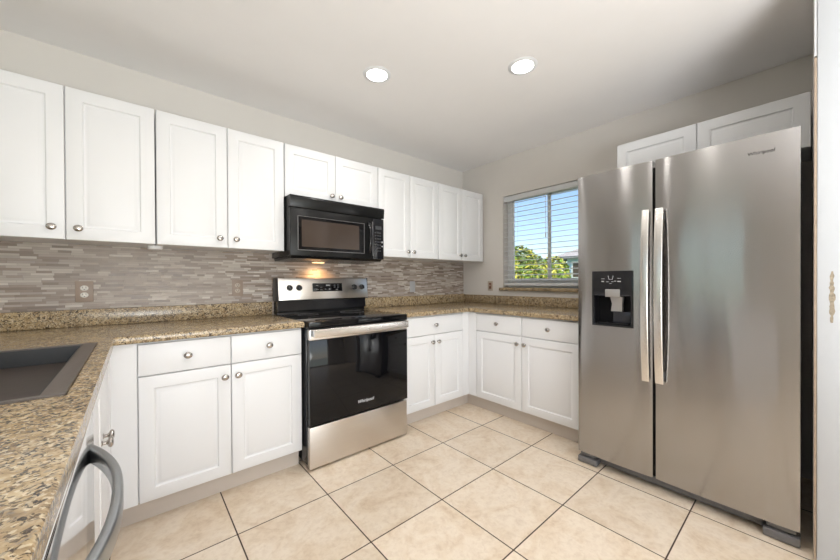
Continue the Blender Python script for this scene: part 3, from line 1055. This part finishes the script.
vs_t = [bm.verts.new(p) for p in ((-0.806, -1.966, 1.060), (-0.806, -1.900, 1.060), (-0.776, -1.900, 1.060), (-0.776, -1.966, 1.060))]
vs_m = [bm.verts.new(p) for p in ((-0.796, -1.960, 1.020), (-0.796, -1.906, 1.020), (-0.770, -1.906, 1.020), (-0.770, -1.960, 1.020))]
vs_b = [bm.verts.new(p) for p in ((-0.800, -1.962, 0.975), (-0.800, -1.902, 0.975), (-0.776, -1.902, 0.975), (-0.776, -1.962, 0.975))]
for p, q in ((vs_t, vs_m), (vs_m, vs_b)):
    for k in range(4):
        bm.faces.new((p[k], p[(k + 1) % 4], q[(k + 1) % 4], q[k]))
bm.faces.new(vs_t[::-1]); bm.faces.new(vs_b)
obj('dispenser_spout', bm, M['spout'], db)
bx('dispenser_paddle', (-0.770, -1.998, 0.905), (-0.762, -1.902, 0.972), M['lcd_dark'], db, bev=0.004, seg=3)
bx('drip_tray', (-0.802, DH[0] + 0.03, 0.8985), (-0.765, DH[1] - 0.03, 0.906), M['black_gloss'], db, bev=0.002)
bm = bmesh.new()
gi = lambda u, w: (-0.8155, u, w)
for cu, cw_, w, hh in ((-1.862, 0.014, 1.152, 0.006), (-1.862, 0.020, 1.168, 0.002), (-1.888, 0.012, 1.150, 0.003), (-1.916, 0.012, 1.150, 0.003), (-1.93, 0.010, 1.154, 0.004), (-1.951, 0.018, 1.152, 0.005), (-1.951, 0.020, 1.170, 0.002), (-1.905, 0.012, 1.14, 0.002)):
    box(bm, (-0.8156, cu - cw_ / 2, w - hh / 2), (-0.8150, cu + cw_ / 2, w + hh / 2))
cup = [(-0.8156, -1.892, 1.186), (-0.8156, -1.897, 1.164), (-0.8156, -1.915, 1.164), (-0.8156, -1.920, 1.186)]
sweep(bm, cup, rsec(0.003, 0.001, 0.0003, 1), (-1, 0, 0))
obj('dispenser_icons', bm, M['grey_print'], db)
# handles: flat bowed bars
for door, yc, wid in ((ld, -2.089, 0.036), (rd, -2.152, 0.038)):
    bm = bmesh.new()
    hp = []
    for k in range(33):
        s = k / 32
        z = 0.606 + (1.541 - 0.606) * s
        q = abs(2 * s - 1)
        hp.append((-0.834 - 0.030 * (1 - q ** 2.2), yc, z))
    sweep(bm, hp, rsec(wid, 0.014, 0.004, 4), (-1, 0, 0))
    h = obj('door_handle', bm, M['steel_handle'], door)
    for z in (0.640, 1.506):
        bx('handle_mount', (-0.836, yc - 0.011, z - 0.022), (-0.806, yc + 0.011, z + 0.022), M['grey_plastic'], h, bev=0.003)
text('maker_logo', 'Whirlpool', 0.021, (-0.8140, -2.530, 1.733), (0, -1, 0), (0, 0, 1), M['dark_print'], rd, 0.1)
for y0, y1 in ((FY0 - 0.10, FY0 - 0.02), (FY1 + 0.02, FY1 + 0.10)):
    bx('hinge_cover', (-0.727, y0, 1.7955), (-0.62, y1, 1.808), M['charcoal'], fr, bev=0.004)
gl = bx('toe_grille', (-0.752, FY1 + 0.115, 0.014), (-0.733, FY0 - 0.11, 0.050), M['grey_plastic'], fr, bev=0.003)
for yy0, yy1 in ((-1.85, -1.97), (-2.20, -2.45)):
    for z in (0.053, 0.060):
        bx('grille_slot', (-0.745, yy1, z), (-0.733, yy0, z + 0.004), M['black_plastic'], gl)
for ya, yb in ((FY0 + 0.004, FY0 - 0.108), (FY1 + 0.113, FY1 - 0.001)):
    bm = bmesh.new()
    box(bm, (-0.806, yb, 0.004), (-0.735, ya, 0.040), bev=0.004)
    box(bm, (-0.792, yb + 0.012, 0.047), (-0.735, ya - 0.012, 0.066), bev=0.003)
    box(bm, (-0.780, yb + 0.03, 0.036), (-0.737, ya - 0.03, 0.050))
    obj('foot_cover', bm, M['grey_plastic'], fr)
for yy in (FY0 - 0.06, FY1 + 0.06):
    for xx in (-0.69, -0.12):
        bm = bmesh.new()
        lathe(bm, [(0, -0.012), (0.020, -0.012), (0.020, 0.012), (0, 0.012)], (xx, yy, 0.020), (0, 1, 0), 20)
        box(bm, (xx - 0.012, yy - 0.018, 0.02), (xx + 0.012, yy - 0.013, 0.037))
        obj('roller', bm, M['black_plastic'], fr)

# ------------------------------------------------------------------ wall plates
def plate(name, f, u, w, label, cat, mats, kind, pw=0.072, ph=0.117, v=0.0085):
    r = thing(name, f(u, v, w), label, cat)
    bx('cover_plate', (u - pw / 2, v, w - ph / 2), (u + pw / 2, v + 0.005, w + ph / 2), mats[0], r, f, 0.0022, 2)
    if kind == 'duplex':
        for dz in (0.0195, -0.0195):
            bm = bmesh.new()
            o = f(u, v + 0.0046, w + dz)
            ax = f(0, 1, 0) - f(0, 0, 0)
            lathe(bm, [(0, 0), (0.0150, 0), (0.0150, 0.0016), (0.0138, 0.0022), (0, 0.0022)], o, ax, 24, 1.12)
            s = obj('receptacle', bm, mats[1], r)
            bm = bmesh.new()
            for du in (-0.0065, 0.0065):
                box(bm, (u + du - 0.0014, v + 0.0066, w + dz - 0.001), (u + du + 0.0014, v + 0.0071, w + dz + 0.008), f)
            box(bm, (u - 0.0025, v + 0.0066, w + dz - 0.010), (u + 0.0025, v + 0.0071, w + dz - 0.005), f)
            obj('slots', bm, M['dark_print'], s)
    elif kind == 'toggle':
        bx('switch', (u - 0.016, v + 0.0046, w - 0.032), (u + 0.016, v + 0.0075, w + 0.032), mats[1], r, f, 0.001)
        bx('toggle', (u - 0.005, v + 0.007, w - 0.004), (u + 0.005, v + 0.014, w + 0.012), M['almond_light'], r, f, 0.001)
    elif kind == 'rocker':
        bx('rocker', (u - 0.0165, v + 0.0046, w - 0.033), (u + 0.0165, v + 0.0080, w + 0.033), mats[1], r, f, 0.001)
    return r


plate('wall_socket', FA, -3.177, 1.110, 'taupe wall plate with white sockets on the backsplash at far left', 'socket', (M['almond'], M['socket_white']), 'duplex', 0.074, 0.118)
plate('wall_socket', FA, -2.402, 1.117, 'taupe socket blending into the backsplash just left of the range', 'socket', (M['almond'], M['almond_light']), 'duplex', 0.070, 0.114)
plate('wall_switch', FA, -0.785, 1.103, 'pale plate on the backsplash near the far corner right of the range', 'switch', (M['grey_print'], M['grey_print']), 'rocker', 0.068, 0.112)
plate('wall_switch', FB, 0.402, 1.105, 'beige plate with brown switch on the painted wall beside the window', 'switch', (M['almond_light'], M['brown_switch']), 'toggle', 0.068, 0.105, 0.0005)

# puck light under the wall cabinets
pk = thing('puck_light', (-2.868, -0.16, 1.352), 'small white puck light stuck under the wall cabinets left of the range', 'light')
bm = bmesh.new()
lathe(bm, [(0, 0.0225), (0.036, 0.0225), (0.036, 0.006), (0.032, 0.002), (0.026, 0.0015), (0, 0.0015)], (-2.868, -0.16, 1.352), (0, 0, 1), 28)
obj('housing', bm, M['vinyl'], pk)
bm = bmesh.new()
lathe(bm, [(0, 0.0014), (0.024, 0.0014), (0.020, -0.001), (0, -0.002)], (-2.868, -0.16, 1.352), (0, 0, 1), 28)
obj('lens', bm, M['white_print'], pk)

# ------------------------------------------------------------------ blinds
bl = thing('window_blinds', FWB(1.06, 0.04, WIN[2] + 0.003), 'white horizontal slat blinds opened across the kitchen window', 'blinds')
u0, u1 = WIN[0] + 0.006, WIN[1] - 0.006
bm = bmesh.new()
box(bm, (u0, 0.004, 1.986), (u1, 0.012, 2.040), FWB, 0.002)
box(bm, (u0 + 0.003, 0.013, 1.996), (u1 - 0.003, 0.062, 2.040), FWB, 0.002)
obj('headrail', bm, M['slat'], bl)
bm = bmesh.new()
NS = 17
zs0, zs1 = 1.168, 1.966
for k in range(NS):
    z = zs0 + (zs1 - zs0) * k / (NS - 1)
    tilt = 0.004
    prof = [(0.013, z - tilt), (0.038, z + 0.0025), (0.063, z + tilt), (0.063, z + tilt + 0.0028), (0.038, z + 0.0053), (0.013, z - tilt + 0.0028)]
    vs = [[bm.verts.new(FWB(uu, a, b)) for a, b in prof] for uu in (u0, u1)]
    n = len(prof)
    for q in range(n):
        bm.faces.new((vs[0][q], vs[0][(q + 1) % n], vs[1][(q + 1) % n], vs[1][q]))
    bm.faces.new(vs[0]); bm.faces.new(vs[1][::-1])
obj('slats', bm, M['slat'], bl)
bx('bottom_rail', (u0, 0.012, 1.108), (u1, 0.064, 1.136), M['slat'], bl, FWB, 0.003)
for uc in (u0 + 0.13, (u0 + u1) / 2, u1 - 0.13):
    bm = bmesh.new()
    for vv in (0.0105, 0.0655):
        sweep(bm, [FWB(uc, vv, 1.11), FWB(uc, vv, 1.55), FWB(uc, vv, 2.0)], circ(0.0011, 6), (0, 1, 0))
    obj('ladder_cord', bm, M['slat'], bl)
bm = bmesh.new()
sweep(bm, [FWB(1.045, 0.006, 1.985), FWB(1.047, 0.004, 1.80), FWB(1.047, 0.004, 1.61)], circ(0.0022, 8), (0, 1, 0))
lathe(bm, [(0, 0), (0.006, 0.004), (0.0065, 0.03), (0.003, 0.045), (0, 0.046)], FWB(1.047, 0.004, 1.57), (0, 0, 1), 12)
obj('pull_cord', bm, M['slat'], bl)

# ------------------------------------------------------------------ outdoors
bm = bmesh.new()
ring_o = [bm.verts.new(p) for p in ((-40, -40, -0.16), (60, -40, -0.16), (60, 60, -0.16), (-40, 60, -0.16))]
bm.faces.new(ring_o)
struct(obj('ground', bm, M['grass'], loc=(0, 0, -0.16), smooth=False, recalc=False))

random.seed(11)


def leaf_clump(bm, c, rx, ry, rz, n, size):
    for _ in range(n):
        while True:
            d = Vector((random.uniform(-1, 1), random.uniform(-1, 1), random.uniform(-1, 1)))
            if 0.05 < d.length < 1:
                break
        d = d.normalized() * (d.length ** 0.35)
        p = Vector(c) + Vector((d.x * rx, d.y * ry, d.z * rz))
        nrm = (d + Vector((random.uniform(-.9, .9), random.uniform(-.9, .9), random.uniform(-.3, 1.1)))).normalized()
        a = nrm.orthogonal().normalized()
        a.rotate(Matrix.Rotation(random.uniform(0, 6.28), 3, nrm))
        b = nrm.cross(a)
        s = size * random.uniform(0.6, 1.3)
        q = [p - a * s, p - b * s * 0.34 - a * s * 0.1 + nrm * s * 0.1, p + a * s, p + b * s * 0.34 - a * s * 0.1 + nrm * s * 0.1]
        bm.faces.new([bm.verts.new(v) for v in q])


def shrub(x, y, lobes, label, stems, mat2=0.4):
    r = thing('garden_tree', (x, y, -0.16), label, 'tree')
    for frac, mt, nm in ((1 - mat2, M['leaf'], 'foliage'), (mat2, M['leaf_yellow'], 'young_leaves')):
        bm = bmesh.new()
        for (dx, dy, z, rx, ry, rz, n) in lobes:
            leaf_clump(bm, (x + dx, y + dy, z), rx, ry, rz, int(n * frac), 0.085)
        obj(nm, bm, mt, r, smooth=False, recalc=False)
    bm = bmesh.new()
    for k in range(stems):
        a = 6.28 * k / stems
        sweep(bm, [(x + 0.05 * math.cos(a), y + 0.05 * math.sin(a), -0.17), (x + 0.12 * math.cos(a), y + 0.10 * math.sin(a), 0.5), (x + 0.3 * math.cos(a), y + 0.22 * math.sin(a), 1.2)], circ(0.035, 8), (1, 0.1, 0))
    obj('stems', bm, M['bark'], r)


shrub(6.0, 2.92, [(0, 0.12, 1.42, .65, .46, .80, 2000), (0.1, -0.22, 1.15, .6, .46, .80, 1700), (0, 0.0, 0.5, .65, .6, .6, 900)], 'leafy green tree outside the window, left of the center bar', 5)
shrub(7.9, 2.98, [(0, 0, 1.3, .5, .50, .70, 1700), (0.0, 0.02, 0.6, .5, .5, .6, 900)], 'lower yellow-green bush outside, between tree and blue house', 4, 0.6)

# neighbouring house with a hipped roof
hs = thing('neighbor_house', (16, -1, -0.16), 'pale blue house with grey hipped roof seen through the right of the window', 'house')
HX, HY0, HY1, HE = 13.6, 5.25, -9.0, 2.34
bx('house_wall', (HX, HY1, -0.16), (HX + 8, HY0, HE), M['siding'], hs)
bm = bmesh.new()
ov, ox = 0.75, 0.25
rb = [bm.verts.new(p) for p in ((HX - ox, HY0 + ov, HE), (HX + 8 + ox, HY0 + ov, HE), (HX + 8 + ox, HY1 - ov, HE), (HX - ox, HY1 - ov, HE))]
rt = [bm.verts.new(p) for p in ((HX + 4, HY0 - 4, HE + 2.1), (HX + 4, HY1 + 4, HE + 2.1))]
bm.faces.new((rb[0], rb[1], rt[0])); bm.faces.new((rb[1], rb[2], rt[1], rt[0])); bm.faces.new((rb[2], rb[3], rt[1])); bm.faces.new((rb[3], rb[0], rt[0], rt[1])); bm.faces.new(rb[::-1])
obj('roof', bm, M['shingle'], hs, smooth=False)
bm = bmesh.new()
for a, b in (((HX - ox - .02, HY1 - ov, HE - .12), (HX - ox + .02, HY0 + ov, HE + .02)), ((HX - ox, HY0 + ov - .02, HE - .12), (HX + 8 + ox, HY0 + ov + .02, HE + .02))):
    box(bm, a, b)
obj('fascia', bm, M['fascia'], hs)
for yy in (5.02, 1.4):
    w = bx('window', (HX - 0.05, yy - 0.9, 1.25), (HX - 0.002, yy, 2.12), M['vinyl'], hs, bev=0.01)
    bx('pane', (HX - 0.062, yy - 0.82, 1.33), (HX - 0.0505, yy - 0.48, 2.04), M['mw_glass'], w)
    bx('pane', (HX - 0.062, yy - 0.42, 1.33), (HX - 0.0505, yy - 0.08, 2.04), M['mw_glass'], w)
